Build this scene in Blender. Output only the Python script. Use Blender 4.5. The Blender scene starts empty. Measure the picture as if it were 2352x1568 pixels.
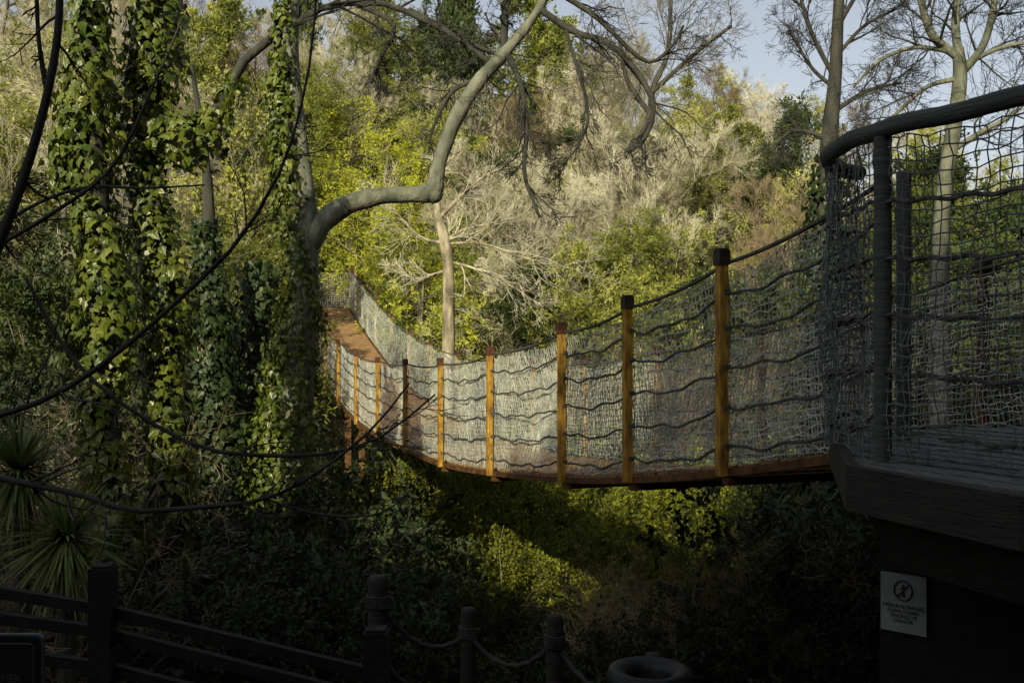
import bpy, math, numpy as np
from mathutils import Vector
R=math.radians
sc=bpy.context.scene; C=sc.collection
FP=2300.0
def at(px,py,Y): return ((px-1176)/FP*Y, Y, -(py-784)/FP*Y)
# ---------------- materials
def mat(name,c1,c2,scale=8,rough=.8,bump=0,rand=0,spec=.3,detail=4,stretch=None,c3=None):
    m=bpy.data.materials.new(name); m.use_nodes=True; nt=m.node_tree; N=nt.nodes; L=nt.links
    b=N['Principled BSDF']; b.inputs['Roughness'].default_value=rough; b.inputs['Specular IOR Level'].default_value=spec
    g=N.new('ShaderNodeTexCoord'); src=g.outputs['Object']
    if stretch:
        mp=N.new('ShaderNodeMapping'); mp.inputs['Scale'].default_value=stretch; L.new(src,mp.inputs[0]); src=mp.outputs[0]
    n=N.new('ShaderNodeTexNoise'); n.inputs['Scale'].default_value=scale; n.inputs['Detail'].default_value=detail
    L.new(src,n.inputs['Vector'])
    r=N.new('ShaderNodeValToRGB'); r.color_ramp.elements[0].position=.34; r.color_ramp.elements[1].position=.66
    r.color_ramp.elements[0].color=(*c1,1); r.color_ramp.elements[1].color=(*c2,1)
    if c3:
        e=r.color_ramp.elements.new(.74); e.color=(*c3,1)
    L.new(n.outputs['Fac'],r.inputs[0]); col=r.outputs[0]
    if rand:
        oi=N.new('ShaderNodeObjectInfo'); mr=N.new('ShaderNodeMapRange'); mr.inputs[3].default_value=1-rand; mr.inputs[4].default_value=1+rand
        L.new(oi.outputs['Random'],mr.inputs[0]); hs=N.new('ShaderNodeHueSaturation'); L.new(mr.outputs[0],hs.inputs['Value']); L.new(col,hs.inputs['Color']); col=hs.outputs[0]
    L.new(col,b.inputs['Base Color'])
    if bump:
        n2=N.new('ShaderNodeTexNoise'); n2.inputs['Scale'].default_value=scale*3; n2.inputs['Detail'].default_value=6; L.new(src,n2.inputs['Vector'])
        bp=N.new('ShaderNodeBump'); bp.inputs['Strength'].default_value=bump; bp.inputs['Distance'].default_value=.02
        L.new(n2.outputs['Fac'],bp.inputs['Height']); L.new(bp.outputs[0],b.inputs['Normal'])
    return m
def leafmat(name,c1,c2,c3=None,scale=2.5,rough=.55,rand=.25,trans=.25,spec=.3):
    m=mat(name,c1,c2,scale,rough,0,rand,spec,detail=8,c3=c3)
    nt=m.node_tree;N=nt.nodes;L=nt.links;b=N['Principled BSDF']
    col=b.inputs['Base Color'].links[0].from_socket
    t=N.new('ShaderNodeBsdfTranslucent'); L.new(col,t.inputs['Color'])
    mx=N.new('ShaderNodeMixShader'); mx.inputs[0].default_value=trans; L.new(b.outputs[0],mx.inputs[1]); L.new(t.outputs[0],mx.inputs[2])
    L.new(mx.outputs[0],N['Material Output'].inputs[0]); return m
M=dict(
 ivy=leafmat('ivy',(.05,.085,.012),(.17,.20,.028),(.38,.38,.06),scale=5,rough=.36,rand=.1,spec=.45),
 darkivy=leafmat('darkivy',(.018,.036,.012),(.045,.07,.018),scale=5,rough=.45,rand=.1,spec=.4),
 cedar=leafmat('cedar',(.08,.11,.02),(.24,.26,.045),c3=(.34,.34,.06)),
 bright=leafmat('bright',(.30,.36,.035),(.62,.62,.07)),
 dark=leafmat('dark',(.03,.05,.018),(.09,.115,.03)),
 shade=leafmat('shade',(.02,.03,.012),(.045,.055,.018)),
 olive=leafmat('olive',(.20,.23,.05),(.44,.45,.10)),
 shrub=leafmat('shrub',(.08,.10,.012),(.30,.33,.025),(.42,.36,.05),scale=3),
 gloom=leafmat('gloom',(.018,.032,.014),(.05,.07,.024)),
 yucca=leafmat('yucca',(.08,.12,.03),(.20,.24,.07),scale=4),
 twig=mat('twig',(.27,.25,.16),(.50,.46,.31),3,.9,rand=.2),
 paletwig=mat('paletwig',(.37,.35,.25),(.58,.55,.40),3,.9,rand=.1),
 redtwig=mat('redtwig',(.17,.125,.075),(.30,.235,.145),3,.85,rand=.2),
 darktwig=mat('darktwig',(.022,.024,.022),(.058,.058,.05),6,.85),
 bark=mat('bark',(.08,.075,.055),(.20,.18,.13),9,.9,.8,stretch=(1,1,.25)),
 darkbark=mat('darkbark',(.025,.026,.021),(.062,.062,.05),9,.9,.8,stretch=(1,1,.25)),
 smooth=mat('smooth',(.075,.085,.06),(.20,.205,.155),7,.75,1.0,stretch=(1,1,.6),c3=(.29,.29,.23),detail=9),
 palebark=mat('palebark',(.11,.095,.06),(.42,.37,.26),7,.85,.8,stretch=(1,1,.35),detail=8),
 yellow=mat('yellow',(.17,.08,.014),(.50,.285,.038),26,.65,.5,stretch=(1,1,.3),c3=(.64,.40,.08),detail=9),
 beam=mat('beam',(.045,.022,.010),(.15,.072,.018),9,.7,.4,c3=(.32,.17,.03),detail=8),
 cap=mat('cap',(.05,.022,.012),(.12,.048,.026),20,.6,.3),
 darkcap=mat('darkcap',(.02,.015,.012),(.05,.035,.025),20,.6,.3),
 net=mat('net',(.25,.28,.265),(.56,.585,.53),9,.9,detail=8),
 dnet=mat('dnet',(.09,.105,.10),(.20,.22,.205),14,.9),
 rope=mat('rope',(.04,.045,.042),(.11,.112,.10),30,.9,.5),
 wrap=mat('wrap',(.055,.068,.06),(.11,.125,.11),4,.8,.6,stretch=(1,1,30)),
 wood=mat('wood',(.19,.105,.045),(.40,.25,.12),6,.8,.4,stretch=(1,8,1)),
 greywood=mat('greywood',(.065,.072,.07),(.15,.155,.145),6,.8,.5,stretch=(8,1,1)),
 fascia=mat('fascia',(.018,.017,.015),(.04,.035,.028),5,.8,.5,stretch=(1,1,12)),
 darkwood=mat('darkwood',(.006,.0065,.0065),(.015,.0145,.013),8,.8,.5),
 ground=mat('ground',(.04,.03,.018),(.11,.09,.045),1.2,.95,1.0,c3=(.06,.08,.02)),
 litter=mat('litter',(.04,.034,.018),(.10,.085,.045),6,.9,c3=(.08,.10,.03)),
 signwhite=mat('signwhite',(.19,.21,.205),(.27,.29,.28),6,.5),
 ink=mat('ink',(.03,.03,.035),(.05,.05,.055),6,.6),
 black=mat('black',(.008,.010,.012),(.016,.018,.02),8,.4), trim=mat('trim',(.05,.06,.07),(.08,.09,.10),8,.5),
 metal=mat('metal',(.008,.009,.009),(.02,.021,.021),10,.5,.3))
# ---------------- mesh builder
class MB:
    def __init__(s): s.v=[];s.f=[];s.n=0
    def add(s,v,f):
        v=np.asarray(v,float).reshape(-1,3); s.v.append(v)
        for a in (f if isinstance(f,list) else [f]): s.f.append(np.asarray(a)+s.n)
        s.n+=len(v)
    def tubes(s,P,Rr,m=3,cap=False):
        P=np.asarray(P,float); Rr=np.asarray(Rr,float)
        if P.ndim==2: P=P[None];Rr=Rr[None]
        N,K,_=P.shape
        T=np.gradient(P,axis=1); T/=np.linalg.norm(T,axis=2,keepdims=True)+1e-9
        mean=P[:,-1]-P[:,0]; mean/=np.linalg.norm(mean,axis=1,keepdims=True)+1e-9
        ref=np.where(np.abs(mean[:,2:3])>.8,np.array([[1.,.1,0]]),np.array([[.03,.02,1.]]))[:,None,:]*np.ones((1,K,1))
        U=np.cross(T,ref);U/=np.linalg.norm(U,axis=2,keepdims=True)+1e-9;V=np.cross(T,U)
        a=np.arange(m)*2*np.pi/m
        v=P[:,:,None,:]+Rr[:,:,None,None]*(np.cos(a)[None,None,:,None]*U[:,:,None,:]+np.sin(a)[None,None,:,None]*V[:,:,None,:])
        idx=np.arange(N*K*m).reshape(N,K,m)
        A=idx[:,:-1];B=idx[:,1:]
        f=np.stack([A,np.roll(A,-1,2),np.roll(B,-1,2),B],-1).reshape(-1,4)
        fs=[f]
        if cap: fs+= [idx[:,0,::-1].reshape(N,m),idx[:,-1].reshape(N,m)]
        s.add(v,fs)
    def box(s,x0,x1,y0,y1,z0,z1,xf=None):
        v=np.array([(x,y,z) for x in (x0,x1) for y in (y0,y1) for z in (z0,z1)],float)
        if xf is not None: v=xf(v)
        s.add(v,np.array([(0,1,3,2),(4,6,7,5),(0,4,5,1),(2,3,7,6),(0,2,6,4),(1,5,7,3)]))
    def prism(s,poly,z0,z1,poly2=None):
        n=len(poly);p2=poly2 or poly
        v=[(x,y,z0) for x,y in p2]+[(x,y,z1) for x,y in poly]
        s.add(v,[np.array([[i,(i+1)%n,n+(i+1)%n,n+i] for i in range(n)]),np.array([list(range(n))[::-1]]),np.array([list(range(n,2*n))])])
    def obj(s,name,m,parent=None,smooth=False):
        v=np.concatenate(s.v); me=bpy.data.meshes.new(name)
        me.vertices.add(len(v)); me.vertices.foreach_set('co',v.ravel())
        tot=np.concatenate([np.full(len(a),a.shape[1]) for a in s.f]); lo=np.concatenate([a.ravel() for a in s.f])
        me.loops.add(len(lo)); me.loops.foreach_set('vertex_index',lo.astype(np.int32))
        me.polygons.add(len(tot)); st=np.concatenate([[0],np.cumsum(tot)[:-1]])
        me.polygons.foreach_set('loop_start',st.astype(np.int32)); me.polygons.foreach_set('loop_total',tot.astype(np.int32))
        me.polygons.foreach_set('use_smooth',np.full(len(tot),bool(smooth)))
        me.update(calc_edges=True); me.validate()
        me.materials.append(M[m] if isinstance(m,str) else m)
        o=bpy.data.objects.new(name,me); C.objects.link(o)
        if parent is not None: o.parent=parent
        return o
def tag(o,label,cat,group=None,kind=None):
    o['label']=label
    if cat:o['category']=cat
    if group:o['group']=group
    if kind:o['kind']=kind
    return o
def thing(name,label,cat,loc=(0,0,0),group=None):
    o=bpy.data.objects.new(name,None);C.objects.link(o);o.location=loc;o.empty_display_size=.1
    return tag(o,label,cat,group)
def dup(root,loc,rz,s,label,group):
    r=root.copy();C.objects.link(r);r.location=loc;r.rotation_euler=(0,0,rz);r.scale=s if isinstance(s,tuple) else (s,)*3
    r['label']=label;r['group']=group
    for ch in root.children:
        c=ch.copy();C.objects.link(c);c.parent=r
        for g in ch.children:
            d=g.copy();C.objects.link(d);d.parent=c
    return r
def nrm(a): return a/(np.linalg.norm(a,axis=-1,keepdims=True)+1e-9)
def cat_rom(P,n):
    P=np.asarray(P,float);Q=np.vstack([2*P[0]-P[1],P,2*P[-1]-P[-2]])
    t=np.linspace(0,len(P)-1-1e-6,n);i=t.astype(int);u=(t-i)[:,None]
    a,b,c,d=Q[i],Q[i+1],Q[i+2],Q[i+3]
    return .5*((2*b)+(c-a)*u+(2*a-5*b+4*c-d)*u**2+(3*b-a-3*c+d)*u**3)
def path(l,Y,n=24):
    A=[]
    for q in l:
        y=q[3] if len(q)>3 else Y
        A.append((*at(q[0],q[1],y),q[2]/FP*y))
    S=cat_rom(A,n);return S[:,:3],np.abs(S[:,3])
def grow(rng,P,D,L,R0,R1,k,wig,up):
    pts=[P];d=D
    for i in range(k):
        d=nrm(d+rng.normal(0,wig,P.shape)+np.array([0,0,up]));P=P+d*(L/k)[:,None];pts.append(P)
    t=np.linspace(0,1,k+1)[None]
    return np.stack(pts,1),R0[:,None]*(1-t)+R1[:,None]*t
def kids(rng,P,Rr,n,tmin,tmax,ang,lr,k,wig,up,rs=.6,rend=.35,rmin=.003):
    N,K,_=P.shape;plen=np.linalg.norm(np.diff(P,axis=1),axis=2).sum(1)
    t=rng.uniform(tmin,tmax,(N,n));f=t*(K-1);i=np.minimum(f.astype(int),K-2);u=(f-i)
    ar=np.arange(N)[:,None]
    p=P[ar,i]*(1-u[...,None])+P[ar,i+1]*u[...,None];T=nrm(P[ar,i+1]-P[ar,i])
    r=(Rr[ar,i]*(1-u)+Rr[ar,i+1]*u)
    q=rng.normal(size=T.shape);q=nrm(q-(q*T).sum(-1,keepdims=True)*T)
    a=rng.normal(ang,.2,(N,n))[...,None]
    D=nrm(T*np.cos(a)+q*np.sin(a))
    L=plen[:,None]*lr*(1.15-.6*t)*rng.uniform(.6,1.25,(N,n))
    r0=np.maximum(r*rs,rmin);r1=np.maximum(r0*rend,rmin*.7)
    return grow(rng,p.reshape(-1,3),D.reshape(-1,3),L.ravel(),r0.ravel(),r1.ravel(),k,wig,up)
def qleaf(mb,rng,Cn,size,asp=.5,nz=0,dirs=None,dj=.8):
    n=len(Cn);d=rng.normal(size=(n,3))
    if dirs is not None: d=nrm(dirs+dj*nrm(d))
    d=nrm(d);q=rng.normal(size=(n,3));w=nrm(np.cross(d,q))
    s=size*rng.uniform(.6,1.4,(n,1))
    b=np.cross(d,w)*s*.12
    v=np.stack([Cn,Cn+d*s*.45+w*s*asp*.5+b,Cn+d*s,Cn+d*s*.5-w*s*asp*.5+b],1)
    mb.add(v,np.arange(4*n).reshape(n,4))
IV=np.array([(0,0,0),(-.28,.16,-.05),(-.52,-.18,-.14),(-.27,-.5,-.08),(0,-1,-.1),(.27,-.5,-.08),(.52,-.18,-.14),(.28,.16,-.05)])
def ileaf(mb,rng,Cn,Nn,size):
    n=len(Cn);nn=nrm(Nn+rng.normal(0,.38,(n,3))+np.array([0,0,.25]));dn=np.array([0,0,-1.])+rng.normal(0,.45,(n,3))
    y=-nrm(dn-(dn*nn).sum(1,keepdims=True)*nn);x=np.cross(y,nn);s=(size*rng.uniform(.5,1.4,(n,1)))[:,None]
    v=Cn[:,None]+s*(IV[None,:,0:1]*x[:,None]+IV[None,:,1:2]*y[:,None]+IV[None,:,2:3]*nn[:,None])
    i=np.arange(n)[:,None]*8
    mb.add(v,[np.vstack([i+np.array([0,1,2,3,4]),i+np.array([0,4,5,6,7])])])
def ivy(rng,P,Rr,dens,size,lump=.35):
    mb=MB();seg=np.linalg.norm(np.diff(P,axis=0),axis=1);w=seg*(Rr[1:]+Rr[:-1])/2;n=int(w.sum()*2*np.pi*dens)
    i=rng.choice(len(seg),n,p=w/w.sum());u=rng.uniform(0,1,n)
    p=P[i]*(1-u[:,None])+P[i+1]*u[:,None];r=Rr[i]*(1-u)+Rr[i+1]*u;th=rng.uniform(0,2*np.pi,n)
    T=nrm(P[i+1]-P[i]);ref=np.where(np.abs(T[:,2:])>.8,[[1.,0,0]],[[0,0,1.]]);U=nrm(np.cross(T,ref));V=np.cross(T,U)
    h=(i+u)*seg.mean()
    nz=np.sin(3.1*h+2*th+1)*.5+np.sin(7.3*h-3*th)*.35+np.sin(1.7*h+th*1+2)*.4
    rr=r*(1+lump*nz)*rng.uniform(.7,1.08,n)+rng.exponential(.025,n)
    o=np.cos(th)[:,None]*U+np.sin(th)[:,None]*V
    keep=rng.uniform(size=n)<(.7+.35*nz)
    ileaf(mb,rng,(p+o*rr[:,None])[keep],o[keep],size);return mb
# ---------------- terrain
def gz(x,y):
    x=np.asarray(x,float);y=np.asarray(y,float)
    b=np.interp(y,[-60,4,7,11,17,21,27],[-2.4,-2.7,-3.2,-4.6,-5.0,-4.4,-3.4])
    fac=.42-.006*np.clip(x,-26,26)
    hill=np.clip(y-27,0,34)*fac*1.15-np.clip(y-90,0,400)*.02
    return b+hill+.12*np.sin(x*1.3+y*.7)+.1*np.sin(x*.6-y*1.9)
def grid(xs,ys):
    X,Yg=np.meshgrid(xs,ys);Z=gz(X,Yg);n,m=X.shape;i=np.arange(n*m).reshape(n,m)
    return np.stack([X,Yg,Z],-1),np.stack([i[:-1,:-1],i[:-1,1:],i[1:,1:],i[1:,:-1]],-1).reshape(-1,4)
g=MB();xs=np.concatenate([np.linspace(-400,-45,12),np.linspace(-40,40,161),np.linspace(45,400,12)]);ys=np.concatenate([np.linspace(-200,-12,10),np.linspace(-10,70,161),np.linspace(75,500,20)])
g.add(*grid(xs,ys));tag(g.obj('ground','ground',smooth=True),'leaf strewn ravine floor and hillside','ground',kind='structure')
rng=np.random.default_rng(5)
def scatter(n,y0,y1,w=.6):
    y=rng.uniform(y0,y1,n);x=rng.uniform(-w,w,n)*(y+3);return np.stack([x,y,gz(x,y)],1)
mb=MB();p=scatter(22000,4,30);qleaf(mb,rng,p+rng.uniform(0,.12,(len(p),1))*[0,0,1],.08,.6)
tag(mb.obj('leaf_litter','litter'),'fallen leaves and low ground cover over the slope','leaf litter',kind='stuff')
mb=MB();b=scatter(1600,14,60);n_=len(b);D=nrm(rng.normal(0,.6,(n_,3))+[0,0,1])
P,Q=grow(rng,b,D,rng.uniform(.5,1.8,n_),np.full(n_,.008),np.full(n_,.004),4,.15,.05);mb.tubes(P,Q)
P2,Q2=kids(rng,P,Q,7,.2,1,.7,.6,3,.2,.05,rmin=.004);mb.tubes(P2,Q2)
tag(mb.obj('undergrowth_twigs','twig'),'thin dry brushwood growing over the slope','brushwood',kind='stuff')
mb=MB();b=scatter(7500,12,62);c=np.repeat(b,14,0)+rng.normal(0,.3,(len(b)*14,3))*[1,1,.8]+[0,0,.35];qleaf(mb,rng,c,.12,.5)
tag(mb.obj('undergrowth','cedar'),'low leafy scrub covering the hillside between trees','undergrowth',kind='stuff')
# ---------------- tree prototypes
def bare_parts(root,seed,h,tw='twig',bk='bark',r=.14,lv=(12,8,7,6,4),spread=.7,rm=.0045,leafm=None):
    rg=np.random.default_rng(seed)
    P,Q=grow(rg,np.zeros((1,3)),np.array([[0,0,1.]]),np.array([h*.85]),np.array([r]),np.array([r*.2]),9,.10,.1)
    t=MB();t.tubes(P,Q,8)
    A=kids(rg,P,Q,lv[0],.22,1,spread,.55,6,.16,.09,.5,.25,rm);t.tubes(A[0],A[1],6);t.obj('trunk',bk,root,True)
    m=MB()
    B=kids(rg,*A,lv[1],.2,1,.65,.5,4,.14,.08,.45,.3,rm);m.tubes(*B,4)
    D=kids(rg,*B,lv[2],.15,1,.6,.62,3,.15,.06,.5,.4,rm);m.tubes(*D)
    E=kids(rg,*D,lv[3],.1,1,.55,.68,2,.12,.05,.6,.5,rm*.8);m.tubes(*E)
    if lv[4]: F=kids(rg,*E,lv[4],.1,1,.5,.75,2,.12,.03,.7,.6,rm*.65);m.tubes(*F)
    m.obj('crown',tw,root)
    if leafm:
        c=E[0];N=len(c);k=2;i=rg.integers(0,2,(N,k));u=rg.uniform(0,1,(N,k,1));ar=np.arange(N)[:,None]
        pos=(c[ar,i]*(1-u)+c[ar,i+1]*u).reshape(-1,3)+rg.normal(0,.03,(N*k,3));f=MB();qleaf(f,rg,pos,.10,.5);f.obj('foliage',leafm,root)
def green_parts(root,seed,h,lm,bk='bark',kind='round',leaf=.13,r=.16):
    rg=np.random.default_rng(seed)
    P,Q=grow(rg,np.zeros((1,3)),np.array([[0,0,1.]]),np.array([h*.9]),np.array([r]),np.array([r*.2]),9,.05,.15)
    t=MB();t.tubes(P,Q,7)
    n=46 if kind=='cedar' else 26
    A=kids(rg,P,Q,n,.1,1,1.25 if kind=='cedar' else .7,.42 if kind=='cedar' else .5,5,.12,.0 if kind=='cedar' else .1,.45,.3,.01)
    t.tubes(*A,4);t.obj('trunk',bk,root,True)
    B=kids(rg,*A,8,.2,1,.8,.5,3,.2,-.02 if kind=='cedar' else .1,.6,.3,.006)
    D=kids(rg,*B,6,.15,1,.8,.6,2,.2,-.05 if kind=='cedar' else .05,.6,.3,.004)
    m=MB();c=D[0];N=len(c);k=13 if n==26 else 8;i=rg.integers(0,2,(N,k));u=rg.uniform(0,1,(N,k,1));ar=np.arange(N)[:,None]
    pos=(c[ar,i]*(1-u)+c[ar,i+1]*u).reshape(-1,3)+rg.normal(0,.04,(N*k,3));dr=nrm(c[:,2]-c[:,0]).repeat(k,0)
    qleaf(m,rg,pos,leaf,.24 if kind=='cedar' else .45,dirs=dr);m.obj('foliage',lm,root)
def shrub_parts(root,seed,h,lm,leaf=.07,sp=.5,k=9,n=22,tw='darktwig'):
    rg=np.random.default_rng(seed)
    D0=nrm(rg.normal(0,sp,(n,3))*[1,1,0]+[0,0,1]);A=grow(rg,rg.normal(0,.12,(n,3))*[1,1,0],D0,rg.uniform(.6,1,n)*h,np.full(n,.013),np.full(n,.005),5,.15,.05)
    B=kids(rg,*A,8,.15,1,.7,.45,3,.2,.03,.6,.4,.0035);D=kids(rg,*B,6,.1,1,.7,.5,2,.2,0,.6,.5,.0028)
    t=MB();t.tubes(*A,4);t.tubes(*B);t.tubes(*D);t.obj('stems',tw,root)
    if lm:
        m=MB();c=D[0];N=len(c);i=rg.integers(0,2,(N,k));u=rg.uniform(0,1,(N,k,1));ar=np.arange(N)[:,None]
        pos=(c[ar,i]*(1-u)+c[ar,i+1]*u).reshape(-1,3)+rg.normal(0,.03,(N*k,3));qleaf(m,rg,pos,leaf,.55);m.obj('foliage',lm,root)
    else:
        E=kids(rg,*D,5,.1,1,.6,.7,2,.15,0,.6,.5,.0025);m=MB();m.tubes(*E);m.obj('twigs',tw,root)
protos={}
def mk(kind):
    s=kind
    nm={'bA':'bare_tree','bB':'bare_tree','bC':'bare_tree','bD':'budding_tree','g1':'evergreen_tree','g2':'evergreen_tree','g3':'conifer_tree','g4':'conifer_tree','g5':'olive_tree','s1':'leafy_shrub','s2':'leafy_shrub','s3':'bare_shrub','s4':'bare_shrub','s5':'dark_shrub','cy':'cypress_tree'}[s]
    ct='shrub' if s[0]=='s' else 'tree'
    o=thing(nm,'x',ct)
    if s=='bA':bare_parts(o,1,8)
    if s=='bB':bare_parts(o,2,8,'paletwig','bark',.13,(14,8,7,6,4),.75)
    if s=='bC':bare_parts(o,3,8,'redtwig','bark',.12,(13,8,6,6,3),.7)
    if s=='bD':bare_parts(o,14,7.5,'twig','bark',.12,(14,8,7,7,0),.7,leafm='olive')
    if s=='g1':green_parts(o,4,7,'cedar')
    if s=='g2':green_parts(o,5,7,'dark')
    if s=='g3':green_parts(o,6,8,'cedar',kind='cedar')
    if s=='g4':green_parts(o,7,7,'bright',kind='cedar')
    if s=='g5':green_parts(o,8,6,'olive',leaf=.10)
    if s=='s1':shrub_parts(o,9,2.6,'shrub')
    if s=='s2':shrub_parts(o,10,2.4,'dark',.08)
    if s=='s3':shrub_parts(o,11,3.2,None,tw='redtwig',sp=.6)
    if s=='s4':shrub_parts(o,12,3.0,None,tw='twig',sp=.55)
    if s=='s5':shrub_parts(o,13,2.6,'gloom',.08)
    if s=='cy':
        rg=np.random.default_rng(77);t=MB();t.tubes([[0,0,0],[0,0,8]],[.15,.03],6);t.obj('trunk','bark',o);m=MB();z=rg.uniform(.5,9,9000);a=rg.uniform(0,6.28,9000);r=(.75*np.sin(np.clip((z+.6)/9.8,0,1)*3.14)**.6)*rg.uniform(.5,1.05,9000)*(1+.2*np.sin(5*a+z*3))
        qleaf(m,rg,np.stack([r*np.cos(a),r*np.sin(a),z],1),.22,.35,dirs=np.tile([[0,0,1.]],(9000,1)));m.obj('foliage','dark',o)
    return o
def put(kind,px,Y,s,label,group,zoff=0,sz=None):
    x=(px-1176)/FP*Y
    if kind[0]!='s' and 19<Y<35 and abs(x-(4.2-.331*Y))<2.6: Y=36+rng.uniform(0,3);x=(px-1176)/FP*Y
    z=float(gz(x,Y))-.1+zoff;rz=float(rng.uniform(0,6.28));S=(s,s,sz or s)
    if kind not in protos:
        protos[kind]=o=mk(kind);o.location=(x,Y,z);o.rotation_euler=(0,0,rz);o.scale=S;o['label']=label;o['group']=group;return o
    return dup(protos[kind],(x,Y,z),rz,S,label,group)
LB={'bA':('grey brown leafless tree in the sunlit woodland on the hillside','leafless hillside trees'),
'bB':('leafless tree with pale twigs in the woodland on the hillside','pale twigged hillside trees'),
'bC':('leafless tree with reddish brown twigs in the hillside woodland','reddish hillside trees'),
'bD':('wispy tree with sparse fresh yellow green leaves on the hillside','budding hillside trees'),
'g1':('round crowned green evergreen among the bare hillside trees','green hillside evergreens'),
'g2':('dark green evergreen tree among the bare hillside trees','dark hillside evergreens'),
'g3':('green conifer with spreading boughs on the hillside','hillside conifers'),
'g4':('bright yellow green conifer catching the sun behind the bridge','bright conifers behind the bridge'),
'g5':('pale olive green tree among bare trees on the hillside','olive green hillside trees'),
'cy':('tall narrow dark cypress on the ridge against the sky','cypresses on the ridge')}
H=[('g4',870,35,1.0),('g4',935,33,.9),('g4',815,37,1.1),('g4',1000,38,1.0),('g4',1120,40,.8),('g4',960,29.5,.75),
('cy',1052,47,1.35),('cy',860,45,1.35),('cy',690,50,1.3),
('g1',1150,31,.8),('g2',1180,38,.95),('g1',1290,47,1.25),('g1',1230,49,1.3),('g5',1080,30,.8),('g2',1110,34,.9),('g2',1000,44,1.2),
('g2',1770,32,.95),('g1',1720,40,.9),('g5',1560,30,.85),('g5',1480,33,1.0),('g5',1640,42,1.0),('g5',1600,50,1.1),('g5',1380,27,.95),('g5',1460,26.5,.85),('g3',1330,28,.8),('g5',1260,34,.9),
('g1',1500,25,.6),('g2',1650,27,.7),('g3',1420,29,.8),('g2',1850,40,1.05),('g3',1560,37,.9),('g1',1780,27,.6),('g5',1700,30,.8),('g2',1740,26,.7),('g2',1300,38,.9),('g2',1220,28,.7),('g2',1540,26,.6),
('g3',780,42,1.2),('g3',1000,30,.7),('g2',1960,24,.9),('g2',2080,26,.95),('g2',2250,22,.9),('g1',2200,32,.9),('g2',2360,30,.95),('g3',2020,28,.9),('g2',2150,20,.8),('g2',2320,18,.8),('g2',2010,19,.75),('g2',2420,24,1.0),('g2',2120,30,1.1),('g2',2290,27,1.0),
('g2',60,18,.85),('g2',250,21,1.0),('g3',430,20,.9),('g1',560,22,.85),('g1',150,27,1.1),('g5',520,30,1.0),('g3',640,30,1.0),('g2',330,17,.7),('g2',520,17,.6),('g5',320,30,1.0),('g3',60,36,1.2),('g1',400,38,1.1),('g3',200,33,1.2),('g2',560,26,1.0),('g5',90,30,1.0),('g2',640,24,.9),('g1',480,40,1.2),('g2',30,24,1.0)]
for k,px,Y,s in H: put(k,px,Y,s,*LB[k])
Bt=[(60,24),(170,30),(300,26),(420,25),(480,34),(330,36),(90,38),(200,46),(400,45),(560,42),(620,36),(700,40),(760,46),(820,42),(900,44),
(960,40),(1060,42),(1130,48),(1090,36),(1220,36),(1320,40),(1390,36),(1440,44),(1340,32),(1500,40),(1550,46),(1420,32),(1600,36),(1680,48),(1700,34),(1780,46),(1850,30),(1900,46),(1980,38),(2060,48),(2120,34),(2200,44),(2300,38),(2330,48),(2020,30),(1180,30),(1270,29),
(-20,48),(120,50),(280,50),(360,52),(480,50),(620,50),(540,36),(240,40),(20,32),(1000,50),(940,36),(1360,50),(1290,35),(1480,30),(1540,35),(1650,38),(1740,42),(1560,40),(1240,42),(1400,48),(1500,52),(880,50),(1620,52),(1720,54),(1820,52),(1680,30)]
for i,(px,Y) in enumerate(Bt):
    k='b'+('ADBDCAB'[i%7]);left=max(0,(900-px)/900)
    s=float(rng.uniform(.8,1.05))*(1+.4*left)*(.9 if px>1580 else 1.0)
    put(k,px+float(rng.uniform(-25,25)),Y,s,*LB[k])
SL={'s1':('yellow green leafy shrub growing in the ravine under the bridge','yellow green ravine shrubs'),
's2':('dark green leafy shrub growing low on the slope','green slope shrubs'),'s3':('leafless shrub with reddish twigs on the slope','reddish bare shrubs'),
's4':('leafless grey brown shrub on the slope','grey brown bare shrubs'),'s5':('very dark leafy shrub in the shade of the ravine','dark ravine shrubs')}
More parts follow.
